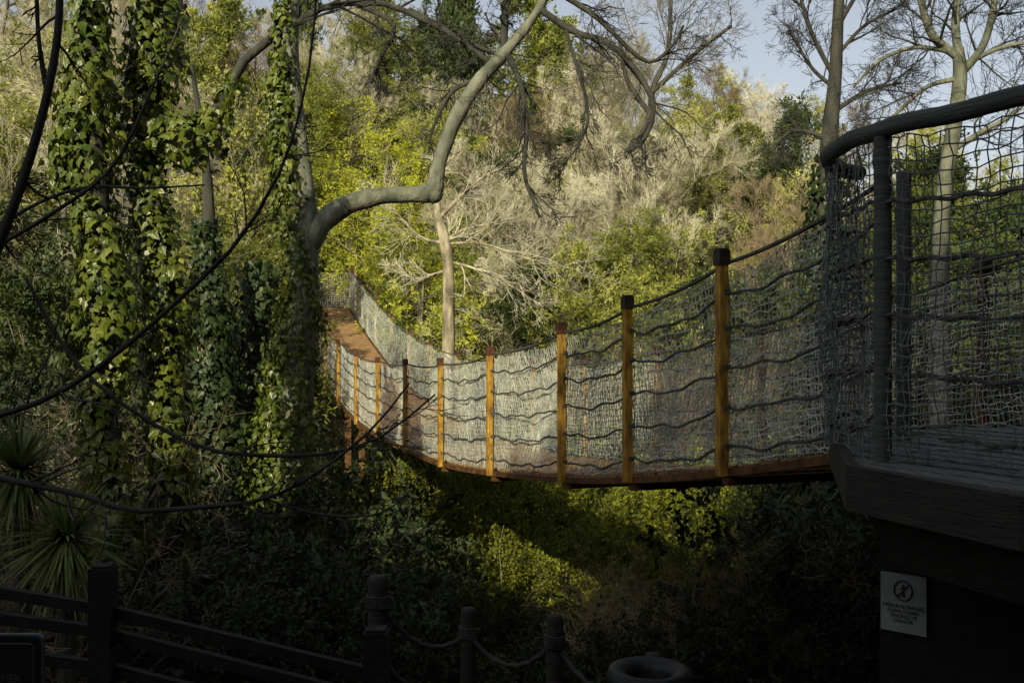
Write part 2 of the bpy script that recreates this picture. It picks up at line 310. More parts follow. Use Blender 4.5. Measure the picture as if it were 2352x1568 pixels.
for k,px,Y,s in [('s1',1000,19.5,1.1),('s1',1120,20.5,1.1),('s1',1210,19.5,1.05),('s1',1300,20.5,1.15),('s1',1390,19.5,1.1),('s1',1480,20.5,1.15),('s1',1560,19,1.05),('s1',900,18,1.0),('s1',1650,18,1.05),('s1',1740,19,1.1),('s1',1160,17,.95),('s1',1340,16.5,.9),('s1',1040,16,.9),('s1',1250,16,.9),('s1',1430,16,.95),('s1',1530,16.5,.95),
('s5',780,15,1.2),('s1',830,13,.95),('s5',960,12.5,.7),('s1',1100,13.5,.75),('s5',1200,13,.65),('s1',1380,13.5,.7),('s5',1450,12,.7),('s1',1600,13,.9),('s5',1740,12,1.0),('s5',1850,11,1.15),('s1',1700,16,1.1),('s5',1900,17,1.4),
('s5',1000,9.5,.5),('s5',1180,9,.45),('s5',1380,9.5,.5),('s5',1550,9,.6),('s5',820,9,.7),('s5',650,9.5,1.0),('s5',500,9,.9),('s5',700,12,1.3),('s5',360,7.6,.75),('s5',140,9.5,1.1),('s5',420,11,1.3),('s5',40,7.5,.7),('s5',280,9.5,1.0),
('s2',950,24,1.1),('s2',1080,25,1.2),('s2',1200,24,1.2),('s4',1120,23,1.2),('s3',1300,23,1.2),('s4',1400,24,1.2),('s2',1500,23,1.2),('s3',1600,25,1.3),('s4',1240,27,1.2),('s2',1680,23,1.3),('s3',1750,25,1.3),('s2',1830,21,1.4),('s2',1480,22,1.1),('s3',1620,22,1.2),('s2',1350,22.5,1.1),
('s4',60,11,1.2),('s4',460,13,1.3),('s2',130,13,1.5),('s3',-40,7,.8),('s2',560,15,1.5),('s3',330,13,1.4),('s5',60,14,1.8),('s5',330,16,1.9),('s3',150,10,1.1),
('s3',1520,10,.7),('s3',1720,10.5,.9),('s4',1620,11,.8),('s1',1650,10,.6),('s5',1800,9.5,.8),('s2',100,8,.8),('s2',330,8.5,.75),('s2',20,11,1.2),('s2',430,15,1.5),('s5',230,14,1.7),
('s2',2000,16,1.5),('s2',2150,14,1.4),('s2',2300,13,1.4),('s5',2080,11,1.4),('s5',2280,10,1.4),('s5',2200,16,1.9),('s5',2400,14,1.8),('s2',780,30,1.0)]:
    put(k,px,Y,s,*SL[k],sz=s*float(rng.uniform(.9,1.1)))
# ---------------- unseen trees outside the view, added to shade foreground and right side
l=nrm(np.array([.33,.944]));rr_=np.array([l[1],-l[0]]);EL=25
shade=thing('offview_shade_tree','unseen dense evergreen tree outside the view, added to shade the scene','tree',group='unseen trees added for their shade')
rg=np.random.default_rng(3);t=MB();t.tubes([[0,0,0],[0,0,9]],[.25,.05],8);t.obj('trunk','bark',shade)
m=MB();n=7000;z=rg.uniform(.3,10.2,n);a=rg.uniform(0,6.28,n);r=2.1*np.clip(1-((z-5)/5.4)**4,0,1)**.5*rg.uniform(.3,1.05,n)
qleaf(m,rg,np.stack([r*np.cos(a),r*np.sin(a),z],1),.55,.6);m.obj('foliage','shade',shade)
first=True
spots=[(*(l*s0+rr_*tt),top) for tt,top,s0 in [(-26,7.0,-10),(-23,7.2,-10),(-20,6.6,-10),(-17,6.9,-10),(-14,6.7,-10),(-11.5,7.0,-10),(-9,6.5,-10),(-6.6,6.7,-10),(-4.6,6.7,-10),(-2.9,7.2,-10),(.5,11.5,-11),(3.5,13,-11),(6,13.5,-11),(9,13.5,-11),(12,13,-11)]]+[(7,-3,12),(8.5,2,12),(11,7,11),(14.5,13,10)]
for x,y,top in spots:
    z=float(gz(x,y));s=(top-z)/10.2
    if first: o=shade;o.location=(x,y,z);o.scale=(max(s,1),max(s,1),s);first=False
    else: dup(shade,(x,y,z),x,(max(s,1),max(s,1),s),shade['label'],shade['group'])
# ---------------- ivy trees
rg=np.random.default_rng(21)
def ivytree(label,Y,trunk,ivs,m='ivy',size=.07,dens=850,bk='darkbark',group=None):
    o=thing('ivy_covered_tree',label,'tree',(0,0,0),group);t=MB();P,Q=path(trunk,Y);t.tubes(P,Q,10);t.obj('trunk',bk,o,True)
    for iv in ivs:
        P,Q=path(iv,Y,40);ivy(rg,P,Q,dens,size).obj('ivy',m,o)
    return o
ivytree('ivy covered trunk, the leftmost of the three, with glossy leaves in hanging clumps',8.5,[(205,-60,22),(215,300,25),(235,700,28),(245,1500,34)],
 [[(208,-60,40),(205,120,46),(190,260,58),(190,400,56),(215,480,44),(235,580,50),(250,700,58),(255,830,48),(215,950,40),(235,1100,52),(250,1300,60),(250,1500,60)],[(185,230,30),(150,330,34),(140,430,20)]])
ivytree('ivy covered trunk second from the left with a bushy mass of leaves halfway up',9,[(350,-60,22),(330,300,24),(380,700,26),(385,1500,32)],
 [[(355,-60,52),(350,60,62),(345,180,54),(320,280,42),(335,420,44),(370,560,40),(385,700,46),(375,900,48),(390,1100,50),(365,1250,48),(370,1480,50)],[(370,300,50),(420,330,66),(455,330,44),(500,250,22),(545,170,12)]])
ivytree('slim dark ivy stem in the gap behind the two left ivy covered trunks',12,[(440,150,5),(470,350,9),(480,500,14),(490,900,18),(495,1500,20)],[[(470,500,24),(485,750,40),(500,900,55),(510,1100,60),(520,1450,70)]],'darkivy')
Y=12
bt=thing('bent_limb_tree','tall grey tree wrapped in ivy whose thick bare limb bends over the bridge','tree')
t=MB();P,Q=path([(672,-60,17),(668,120,18),(680,280,21),(695,420,25),(702,520,29),(702,640,30),(700,750,32),(685,900,36),(675,1100,38),(665,1500,44)],Y,40);t.tubes(P,Q,14);t.obj('trunk','smooth',bt,True)
lp=[(700,610,20),(712,560,25),(745,507,25),(805,468,23),(880,450,20),(950,447,19),(985,443,22),(1000,425,21),(1006,385,17),(1025,325,17),(1054,258,18),(1098,190,16),(1142,140,15),(1190,85,12),(1235,25,10),(1270,-50,9)]
P,Q=path(lp,Y,80);Q*=1+.05*np.sin(np.arange(80)*1.1)+.03*rg.normal(size=80)*.6
t=MB();t.tubes(P,Q,16);t.add(*((lambda c,r:(np.array([[c[0]+r*math.cos(a)*math.cos(b),c[1]+r*math.sin(a)*math.cos(b),c[2]+r*math.sin(b)] for b in np.linspace(-1.57,1.57,7) for a in np.linspace(0,6.28,11)[:-1]]),np.array([[i*10+j,i*10+(j+1)%10,(i+1)*10+(j+1)%10,(i+1)*10+j] for i in range(6) for j in range(10)])))(at(996,446,Y),.115)));t.obj('limb','smooth',bt,True)
for k,iv in enumerate([[(645,-60,16),(645,100,22),(645,220,27),(648,330,32),(658,420,28),(665,520,28),(682,600,34),(690,700,42),(675,850,56),(655,1000,72),(630,1250,85),(610,1500,90)],[(640,120,16),(645,300,26),(652,420,26)]]):
    P,Q=path(iv,Y-.1,50);ivy(rg,P,Q,750,.064,.3).obj('ivy','ivy',bt)
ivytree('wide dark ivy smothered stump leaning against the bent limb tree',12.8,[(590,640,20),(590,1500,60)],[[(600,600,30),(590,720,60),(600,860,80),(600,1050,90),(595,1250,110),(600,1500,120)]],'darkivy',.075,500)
def twiggy(parent,paths,Y,mats,lev,rm,name='branch',up=-.02,lr0=.35,sep=True,maxr=.05,lr1=.6,ang=.7):
    for pl in paths:
        m=MB();P,Q=path(pl,Y,16);b=MB();b.tubes(P,Q,7)
        bo=b.obj(name,mats[0],parent,True)
        A=(P[None],np.minimum(Q,maxr)[None])
        for j,n in enumerate(lev):
            A=kids(rg,*A,n,.1,1,ang,lr0 if j==0 else lr1,5 if j==0 else 3,.18,up,.42,.35,rm);m.tubes(*A,3 if j else 4)
        m.obj('twigs',mats[1],bo)
twiggy(bt,[[(420,360,12),(500,250,12),(560,140,11),(640,78,10),(700,42,9),(760,12,8),(880,8,7),(960,40,7),(1040,80,6),(1100,108,5),(1142,128,4)],
 [(1160,115,9),(1195,190,7),(1210,290,6),(1205,400,5),(1240,500,3)],[(1132,150,8),(1080,110,6),(1010,60,5),(940,20,4)],
 [(1238,20,8),(1320,75,8),(1400,100,7),(1470,175,7),(1502,250,6),(1480,320,5),(1440,350,4)],
 [(1103,180,7),(1040,210,5),(1000,280,4),(985,330,3)],[(1262,-30,8),(1370,40,6),(1480,140,5),(1540,110,4),(1570,60,3)],[(1155,130,10),(1160,40,9),(1170,-60,8)],
 [(820,10,6),(905,60,5),(870,140,4),(850,190,3)],[(1300,70,5),(1350,250,4),(1330,330,3),(1290,380,2)]],Y,('darkbark','darktwig'),(12,6,5),.0035)
ct=thing('slender_bare_tree','slim tree with mottled sunlit trunk and spreading pale twigs just behind the bridge','tree')
Y=21;t=MB();P,Q=path([(1003,450,7),(1006,500,10),(1020,545,13),(1030,620,13),(1030,740,15),(1030,900,16),(1020,1060,19),(1010,1250,20),(1005,1350,22)],Y,30);t.tubes(P,Q,10);t.obj('trunk','palebark',ct,True)
twiggy(ct,[[(1020,560,6),(1060,530,4),(1120,515,3),(1185,500,1)],[(1010,500,5),(1060,450,4),(1120,400,2),(1190,380,1)],[(1004,470,5),(1010,400,3),(1060,340,2)],[(1022,560,5),(960,540,3),(900,470,2),(880,400,1)],[(1028,600,4),(1100,620,3),(1180,660,2),(1240,700,1)],[(1026,620,4),(960,640,3),(900,620,1)],[(1028,560,4),(1110,560,3),(1230,600,2),(1330,620,1)]],Y,('palebark','paletwig'),(12,6,4),.0038,up=.03,lr0=.5,lr1=.7)
rt=thing('forked_bare_tree','sunlit leafless tree forking high up behind the netted platform','tree')
Y=12.5;t=MB();P,Q=path([(2200,110,13),(2205,180,16),(2190,300,17),(2168,430,18),(2160,600,20),(2160,900,24),(2160,1500,28)],Y,30);t.tubes(P,Q,10);t.obj('trunk','smooth',rt,True)
twiggy(rt,[[(2200,130,11),(2145,85,10),(2120,20,8),(2100,-80,7)],[(2205,170,11),(2255,110,9),(2280,30,8),(2290,-60,7)],[(2200,120,10),(2195,40,9),(2210,-60,7)],[(2190,120,6),(2100,110,5),(2020,140,4),(1960,200,3)],[(2180,350,8),(2260,300,6),(2330,260,5),(2400,180,4)],[(2205,180,7),(2130,200,5),(2060,260,4),(1990,330,3)],[(2230,140,7),(2300,110,5),(2400,90,4)]],Y,('smooth','darktwig'),(10,5,4,3),.003,up=.02,lr0=.6,lr1=.75,ang=.6)
dt=thing('dark_trunk_tree','straight dark trunk with ivy at its foot left of the forked tree','tree')
Y=14;t=MB();P,Q=path([(1930,-60,11),(1924,60,13),(1918,180,15),(1905,320,19),(1900,450,22),(1892,650,25),(1890,1400,30)],Y,30);t.tubes(P,Q,10);t.obj('trunk','darkbark',dt,True)
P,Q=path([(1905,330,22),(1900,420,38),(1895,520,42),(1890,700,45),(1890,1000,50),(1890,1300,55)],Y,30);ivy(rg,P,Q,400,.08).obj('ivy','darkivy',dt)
twiggy(dt,[[(1925,60,6),(1960,0,5),(2000,-60,4)],[(1918,180,6),(1870,90,5),(1840,0,4)],[(1910,260,6),(1990,210,5),(2070,190,3)],[(1912,200,5),(1860,150,4),(1810,60,3)],[(1905,320,5),(1830,300,4),(1780,330,3)],[(1920,130,5),(1985,60,4),(2060,20,3)]],Y,('darkbark','darktwig'),(10,5,4,3),.003,up=.02,lr0=.65,lr1=.75,ang=.6)
mt=thing('crooked_tree','crooked leafless tree forking low on the hillside right of centre','tree')
Y=30;t=MB();P,Q=path([(1412,385,10),(1408,450,12),(1400,600,14),(1395,840,16)],Y,20);t.tubes(P,Q,8);t.obj('trunk','bark',mt,True)
twiggy(mt,[[(1412,390,9),(1450,340,9),(1490,270,8),(1500,200,7),(1535,120,6),(1540,0,5),(1545,-50,4)],[(1410,400,7),(1395,340,6),(1350,240,5),(1330,140,4)],[(1500,210,6),(1600,120,5),(1680,60,4)],[(1490,260,6),(1440,180,5),(1420,80,4)],[(1412,390,6),(1480,360,5),(1560,330,4)]],Y,('darkbark','bark'),(11,6,5,3),.005,up=.02,lr0=.5,lr1=.7,ang=.6)
def vine(label,pl,Y,lev=(9,4),group=None):
    o=thing('overhanging_branch',label,'branch',(0,0,0),group);twiggy(o,[pl],Y,('darktwig','darktwig'),lev,.002,lr0=.16,up=-.01);return o
vine('thick dark branch slanting down the left edge of the view',[(140,-60,8),(130,100,9),(98,260,10),(50,420,11),(-10,580,12),(-60,700,13)],3)
vine('thin upright dark branch meeting the thick branch at the upper left',[(82,-60,5),(88,80,5),(100,170,6),(112,235,6)],3.02,(7,3))
vine('long dark branch rising diagonally in front of the bent limb tree',[(-60,965,8),(60,935,7),(180,875,7),(300,785,6),(430,670,6),(550,550,5),(640,400,4),(685,270,3),(715,120,3),(730,-60,2)],4.2,(14,5))
vine('dark branch sagging low across the lower left and up before the bridge',[(-60,1085,9),(60,1110,8),(180,1135,7),(300,1172,6),(450,1165,6),(600,1148,5),(720,1090,4),(850,990,3),(940,880,2)],4,(14,5))
vine('thin looping branch curving from the ivy trunk to the bridge posts',[(60,640,4),(130,770,5),(210,870,5),(330,960,5),(470,1030,5),(620,1046,5),(760,1040,4),(880,1000,3),(1000,905,2)],4.4,(12,4))
vine('fine twig arching below the sagging branch near the ravine shrubs',[(600,1140,3),(690,1172,3),(800,1186,3),(880,1175,2),(935,1135,2)],4.1,(6,3))
vine('thin straight branch crossing the two left ivy trunks',[(-40,545,5),(80,470,4),(200,430,4),(330,432,3),(470,425,2)],5,(8,3))
vine('slender stem rising from behind the two left ivy trunks',[(0,560,6),(120,490,5),(260,380,4),(360,180,3),(420,40,2)],4.8,(10,4))
# ---------------- yucca
def yucca(label,px,py,Y,r,h):
    x,y,z=at(px,py,Y);o=thing('yucca_plant',label,'plant',(x,y,z-h))
    t=MB();t.tubes([[0,0,0],[.02,0,h]],[.06,.05],8);t.obj('stem','darkbark',o)
    m=MB();n=320;d=nrm(rg.normal(size=(n,3))+[0,0,.12]);L=r*rg.uniform(.7,1.2,n);k=6;w=nrm(np.cross(d,[0,0,1.]+rg.normal(0,.1,(n,3))))
    rows=[]
    for i in range(k+1):
        u=i/k;c=np.array([0,0,h])+d*(L*u)[:,None]+np.array([0,0,-1])*(.2*L*u*u)[:,None];ww=w*(.012*(1-u)**.7+.001)
        rows.append(np.stack([c-ww,c+ww],1))
    V=np.stack(rows,1).reshape(-1,3);b=(np.arange(n)*(2*(k+1)))[:,None,None]+np.arange(k)[None,:,None]*2
    m.add(V,(b+np.array([0,1,3,2])).reshape(-1,4));m.obj('leaves','yucca',o)
yucca('spiky yucca rosette at the left edge beside the ivy trunk',45,1080,6.2,.46,2.2)
yucca('lower spiky yucca rosette just above the wooden fence',150,1235,6.0,.43,1.8)
# ---------------- bridge
nearY=np.array([4.85,6.13,7.42,8.70,10.72,12.75,14.74,16.79,18.9,21,23,25,27,29,31])
nz_=np.array([-.5,-.757,-.98,-1.157,-1.37,-1.53,-1.577,-1.577,-1.50,-1.28,-1.02,-.6,-.1,.45,1.05])
dn=nrm(np.array([-.331,1.]));nn=np.array([dn[1],-dn[0]]);W=1.85
zc=cat_rom(np.stack([nearY,nz_,nz_*0],1),2000);zf=lambda y:np.interp(y,zc[:,0],zc[:,1])
def bp(y,off,dz=0):
    y=np.asarray(y,float);return np.stack([3.375-.331*y+nn[0]*off,y+nn[1]*off,zf(y)+dz],-1)
br=thing('rope_bridge','long sagging suspension footbridge with orange posts and pale net sides','footbridge')
m=MB();yy=np.arange(4.9,30.9,.21)
for y in yy:
    a=bp(y,.04);b_=bp(y+.165,.04);c=bp(y+.165,W-.04);d=bp(y,W-.04);j=rng.uniform(-.008,.008)
    top=np.array([a,b_,c,d])+[0,0,j];bot=top-[0,0,.035];m.add(np.vstack([bot,top]),np.array([(0,3,2,1),(4,5,6,7),(0,1,5,4),(1,2,6,5),(2,3,7,6),(3,0,4,7)]))
m.obj('deck','wood',br)
def ribbon(m,off0,off1,z0,z1,ys):
    P=[bp(ys,off0,z0),bp(ys,off1,z0),bp(ys,off1,z1),bp(ys,off0,z1)];V=np.stack(P,1).reshape(-1,3);n=len(ys);i=np.arange(n-1)[:,None]*4
    f=np.vstack([i+np.array([a,(a+1)%4,4+(a+1)%4,4+a]) for a in range(4)]);m.add(V,[f,np.array([[3,2,1,0]]),np.array([[0,1,2,3]])+4*(n-1)])
ys=np.linspace(4.9,31,120)
for o0,o1 in ((-.035,.03),(W-.03,W+.035)):
    m=MB();ribbon(m,o0,o1,-.068,-.02,ys);m.obj('edge_beam','beam',br)
for y in nearY[1:-1]:
    m=MB();a=bp(y,0)
    xf=lambda v,a=a:np.stack([a[0]+v[:,0]*nn[0]-v[:,1]*nn[1],a[1]+v[:,0]*nn[1]+v[:,1]*nn[0],a[2]+v[:,2]],1)
    m.box(-.05,W+.05,-.03,.03,-.12,-.07,xf);m.obj('cross_beam','beam',br)
HT=1.30
for off,sd in ((-.07,-1),(W+.07,1)):
    for k,y in enumerate(nearY[1:-1]):
        a=bp(y,off);xf=lambda v,a=a:np.stack([a[0]+v[:,0]*nn[0]-v[:,1]*nn[1],a[1]+v[:,0]*nn[1]+v[:,1]*nn[0],a[2]+v[:,2]],1)
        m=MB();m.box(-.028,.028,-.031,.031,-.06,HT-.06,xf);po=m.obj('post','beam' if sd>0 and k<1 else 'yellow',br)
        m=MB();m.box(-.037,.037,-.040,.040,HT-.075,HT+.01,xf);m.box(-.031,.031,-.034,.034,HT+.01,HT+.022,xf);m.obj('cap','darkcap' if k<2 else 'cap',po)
        if sd<0:
            for h in (.12,.36,.6,.84,1.06):
                m=MB();m.box(.0,.040,-.040,-.012,h-.014,h+.014,xf);m.obj('rope_clamp','rope',po)
    yl=np.linspace(4.85,31,420)
    idx=np.searchsorted(nearY,yl,side='right').clip(1,len(nearY)-1);u=(yl-nearY[idx-1])/(nearY[idx]-nearY[idx-1]);sag=4*u*(1-u)
    for h,r_,nm_ in ((HT-.06,.013,'handrail_rope'),(1.05,.009,'rope'),(.83,.009,'rope'),(.6,.009,'rope'),(.36,.009,'rope'),(.12,.009,'rope')):
        wob=.012*np.sin(yl*9+h*20)+.008*np.sin(yl*17+h*7)
        P=bp(yl,off-sd*.045 if h>1.2 else off-sd*.05);P[:,2]+=h-sag*(.05 if h<1.2 else .03)+wob*(h<1.2)
        m=MB();m.tubes(P,np.full(len(P),r_),5);m.obj(nm_,'rope',br)
    rg2=np.random.default_rng(40+sd);ny=590;nh=27
    yl=4.9+26.1*np.linspace(0,1,ny)**1.1;idx=np.searchsorted(nearY,yl,side='right').clip(1,len(nearY)-1);u=(yl-nearY[idx-1])/(nearY[idx]-nearY[idx-1]);sag=4*u*(1-u)
    v=np.linspace(0,1,nh);Yg,Vg=np.meshgrid(yl,v,indexing='ij')
    scal=.035*np.abs(np.sin(yl*3.7+np.sin(yl*1.3)*2));topz=HT-.08-sag*.03-scal
    bul=.06*sag[:,None]*np.sin(Vg*3.14)*(1+.6*np.sin(Yg*1.9+Vg*4)+.3*np.sin(Yg*5.3))
    G=bp(Yg+rg2.normal(0,.008,Yg.shape)+.03*np.sin(Vg*7+Yg*2),off-sd*(.053+bul));G[...,2]+=.02+Vg*(topz[:,None]-.02)+rg2.normal(0,.008,Yg.shape)-.02*np.sin(Yg*4+Vg*9)*Vg
    rd=np.interp(yl,[5,9,13,31],[.0042,.0036,.0029,.0026] if sd<0 else [.0034,.0028,.0022,.0026])[:,None]*np.ones((1,nh))
    m=MB();m.tubes(G,rd,3);m.tubes(np.swapaxes(G,0,1),rd.T,3)
    m.obj('side_net','net',br)
m=MB();a=bp(21.5,.1)
for q in ((.05,0),(.35,.0)):
    m.box(a[0]+q[0],a[0]+q[0]+.14,a[1],a[1]+.14,float(gz(a[0],a[1]))-.3,a[2]-.15)
m.tubes([[a[0]+.1,a[1]+.05,a[2]-1.2],[a[0]+.8,a[1]+.3,a[2]-.2]],[.05,.05],4);m.obj('trestle','beam',br)
fpf=thing('far_platform','small netted wooden landing at the far upper end of the rope bridge','platform')
e=bp(31.05,0);e2=bp(31.05,W);z=1.04;poly=[(e[0]-.5,e[1]),(e2[0]+.1,e2[1]),(e2[0]-.2,e2[1]+2.6),(e[0]-1,e[1]+2.6)]
m=MB();m.prism(poly,z-.2,z);m.obj('deck','wood',fpf)
for x,y in poly:
    m=MB();m.box(x-.06,x+.06,y-.06,y+.06,float(gz(x,y))-.2,z+1.35);m.obj('post','yellow',fpf)
m=MB()
for (x0,y0),(x1,y1) in ((poly[1],poly[2]),(poly[2],poly[3]),(poly[3],poly[0])):
    n=int(math.hypot(x1-x0,y1-y0)/.07);u=np.linspace(0,1,n);v=np.linspace(0,1.25,18)
    G=np.stack([np.broadcast_to((x0+(x1-x0)*u)[:,None],(n,18)),np.broadcast_to((y0+(y1-y0)*u)[:,None],(n,18)),np.broadcast_to(z+.03+v[None],(n,18))],-1)+rg.normal(0,.008,(n,18,3))
    m.tubes(G,np.full((n,18),.004));m.tubes(np.swapaxes(G,0,1),np.full((18,n),.004))
m.obj('side_net','net',fpf)
sb=thing('distant_footbridge','second netted footbridge glimpsed far behind the twigs at centre','footbridge')
u=np.linspace(0,1,160);A0=np.array(at(960,752,31.5));A1=np.array(at(1300,752,31));ln=A0+(A1-A0)*u[:,None];ln[:,2]-=.25*4*u*(1-u)
m=MB();m.tubes(ln,np.full(160,.04),4);m.obj('deck','beam',sb)
m=MB();G=ln[:,None]+np.array([0,0,1])*np.linspace(0,.75,12)[None,:,None]+rg.normal(0,.01,(160,12,3));m.tubes(G,np.full((160,12),.004));m.tubes(np.swapaxes(G,0,1),np.full((12,160),.004));m.obj('side_net','net',sb)
for i in (30,84,138):
    c=ln[i];m=MB();m.box(c[0]-.04,c[0]+.04,c[1]-.12,c[1]-.03,c[2]-.1,c[2]+.85);m.obj('post','yellow',sb)
# ---------------- near platform
pf=thing('viewing_platform','dark many sided wooden platform with net railing at the near end of the bridge','platform')
Z=-.47
poly=[(1.66,5.25),(1.25,3.75),(1.52,3.0),(2.2,2.5),(3.4,2.4),(4.4,3.1),(4.8,4.2),(4.4,5.3),(3.45,5.85)]
cx,cy=3.0,4.2;sh=lambda k:[(cx+(x-cx)*k,cy+(y-cy)*k) for x,y in poly]
m=MB()
def clipx(poly,y):
    xs_=[]
    for (x0,y0),(x1,y1) in zip(poly,poly[1:]+poly[:1]):
        if (y0-y)*(y1-y)<0: xs_.append(x0+(x1-x0)*(y-y0)/(y1-y0))
    return (min(xs_),max(xs_)) if len(xs_)>1 else None
inner=sh(.97);c_,s_=math.cos(R(-28)),math.sin(R(-28));rotp=[((x-cx)*c_-(y-cy)*s_,(x-cx)*s_+(y-cy)*c_) for x,y in inner];inv=lambda v:np.stack([cx+v[:,0]*c_+v[:,1]*s_,cy-v[:,0]*s_+v[:,1]*c_,v[:,2]],1)
swp=[(b,a) for a,b in rotp]
for k in np.arange(-2.2,2.2,.16):
    a=clipx(swp,k+.004);b=clipx(swp,k+.106)
    if a and b:
        z1=Z+rng.uniform(-.004,.004);v=np.array([(k,a[0],z1-.035),(k+.11,b[0],z1-.035),(k+.11,b[1],z1-.035),(k,a[1],z1-.035),(k,a[0],z1),(k+.11,b[0],z1),(k+.11,b[1],z1),(k,a[1],z1)])
        m.add(inv(v),np.array([(0,3,2,1),(4,5,6,7),(0,1,5,4),(1,2,6,5),(2,3,7,6),(3,0,4,7)]))
m.obj('deck','greywood',pf)
def ring(m,po,k,z0,z1,k0=None):
    pi=[(cx+(x-cx)*k,cy+(y-cy)*k) for x,y in po];n=len(po);lo=po if k0 is None else [(cx+(x-cx)*k0,cy+(y-cy)*k0) for x,y in po];li=pi
    v=[(x,y,z0) for x,y in lo]+[(x,y,z1) for x,y in po]+[(x,y,z1) for x,y in pi]+[(x,y,z0) for x,y in li];f=[]
    for i in range(n):
        j=(i+1)%n
        for a in range(4): b=(a+1)%4;f.append([a*n+i,a*n+j,b*n+j,b*n+i])
    m.add(v,np.array(f))
m=MB();ring(m,poly,.972,Z-.16,Z+.006);m.obj('fascia','fascia',pf)
m=MB();ring(m,sh(.955),.80,Z-.38,Z-.163,.93);m.obj('lower_fascia','fascia',pf)
for k in np.arange(-1.6,1.7,.5):
    a=clipx(swp,k)
    if a:
        m=MB();m.box(k-.03,k+.03,a[0]+.2,a[1]-.2,Z-.16,Z-.042,inv);m.obj('joist','darkwood',pf)
m=MB();m.prism([(1.56,4.25),(1.98,5.3),(4,5.2),(4.2,3.6),(3.4,3.2),(2.35,3.55)],-4.3,Z-.382);m.obj('support_column','darkwood',pf)
railp=[(3.1,2.5),(2.3,2.72),(1.86,3.2),(1.62,3.6),(1.45,3.92),(1.40,4.2),(1.42,4.5),(1.56,4.8),(1.72,4.95)]
rail2=[(3.45,5.7),(4.2,5.2),(4.6,4.2),(4.3,3.3),(3.3,2.55)]
RT=.83
for rp,zr in ((railp,.05),(rail2,.05)):
    S=cat_rom([(x,y,RT) for x,y in rp],90);S[:,2]+=.004*np.sin(np.arange(90)*.5)
    m=MB();rad=np.full(90,.036)*(1+.02*np.sin(np.arange(90)*2.4));m.tubes(S,rad,14,True);m.obj('handrail','wrap',pf,True)
    L=np.linalg.norm(np.diff(S,axis=0),axis=1).sum();n=int(L/.047);S2=cat_rom([(x,y,0) for x,y in rp],n);nh=28
    v=np.linspace(0,1,nh);G=np.repeat(S2[:,None],nh,1);G[...,2]=Z+.02+v[None]*(RT-.05-Z-.02)
    out=nrm(S2-np.array([cx,cy,0]));ii=np.arange(n)[:,None]
    G+=out[:,None]*(.03*np.sin(ii*.22+v[None]*5)*np.sin(v[None]*3.1)+.012*np.sin(ii*.7))[...,None]
    G+=rg.normal(0,.005,G.shape);G[...,2]+=.02*np.sin(ii*.3+v[None]*3)
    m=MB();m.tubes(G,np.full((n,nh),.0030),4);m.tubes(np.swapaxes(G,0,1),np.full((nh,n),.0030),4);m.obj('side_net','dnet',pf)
    for h in (.14,.36,.58,.80,1.02):
        S3=cat_rom([(x,y,Z+h) for x,y in rp],90);S3[:,2]-=.035*np.abs(np.sin(np.linspace(0,6,90)))+.006*np.sin(np.arange(90)*1.3);m=MB();m.tubes(S3,np.full(90,.009),5);m.obj('rope','rope',pf)
for x,y,r_ in ((1.455,3.93,.034),(1.87,4.78,.034),(2.3,2.75,.034),(4.55,4.2,.034),(4.2,5.15,.034),(3.5,5.64,.034)):
    m=MB();zz=np.linspace(Z-.03,RT-.02,60);m.tubes(np.stack([np.full(60,x),np.full(60,y),zz],1),np.full(60,r_)*(1+.04*np.sin(np.arange(60)*2.2)),12,True);m.obj('post','wrap',pf,True)
# ---------------- signs
def text(s,size,parent,mt,loc,rot,name='lettering',align='CENTER'):
    cu=bpy.data.curves.new(name,'FONT');cu.body=s;cu.size=size;cu.align_x=align;cu.extrude=.0006;cu.space_line=1.0;cu.offset=size*.015
    t=bpy.data.objects.new('tmp',cu);C.objects.link(t);bpy.context.view_layer.update()
    me=bpy.data.meshes.new_from_object(t);bpy.data.objects.remove(t);me.materials.clear();me.materials.append(M[mt])
    o=bpy.data.objects.new(name,me);C.objects.link(o);o.parent=parent;o.location=loc;o.rotation_euler=rot;return o
fd=np.array([2.35-1.56,3.55-4.25]);fd/=np.linalg.norm(fd);ang=math.atan2(fd[1],fd[0]);nx=np.array([fd[1],-fd[0]])
wn=thing('warning_sign','small white warning sign with round symbol on the platform column','sign',(1.56+fd[0]*.105+nx[0]*.012,4.25+fd[1]*.105+nx[1]*.012,-1.09));wn.rotation_euler=(0,0,ang);wn.scale=(.82,1,.9)
m=MB();m.box(-.115,.115,-.003,.003,-.135,.135);m.obj('panel','signwhite',wn)
m=MB();a=np.linspace(0,6.2832,33);m.tubes(np.stack([.045*np.cos(a),np.full(33,-.0055),.06+.045*np.sin(a)],1),np.full(33,.004),4);m.tubes([[-.031,-.0055,.029],[.031,-.0055,.091]],[.0035,.0035],4);m.obj('prohibition_ring','ink',wn)
m=MB();m.tubes([[0,-.0052,.035],[0,-.0052,.075]],[.006,.006],5,True);m.tubes([[-.015,-.005,.068],[.015,-.005,.068]],[.003,.003],4,True);m.tubes([[-.012,-.005,.028],[0,-.005,.045],[.012,-.005,.028]],[.003]*3,4);m.tubes([[0,-.005,.078],[0,-.005,.088]],[.006,.005],6,True);m.obj('pictogram','ink',wn)
text('PARKUR ALTINDAKİ\nALANA GİRMEK\nTEHLİKELİ VE\nYASAKTIR',.0225,wn,'ink',(0,-.0045,-.022),(R(90),0,0))
bs=thing('black_sign','black board with rounded pale rim in the bottom left corner','sign',at(30,1575,3.2))
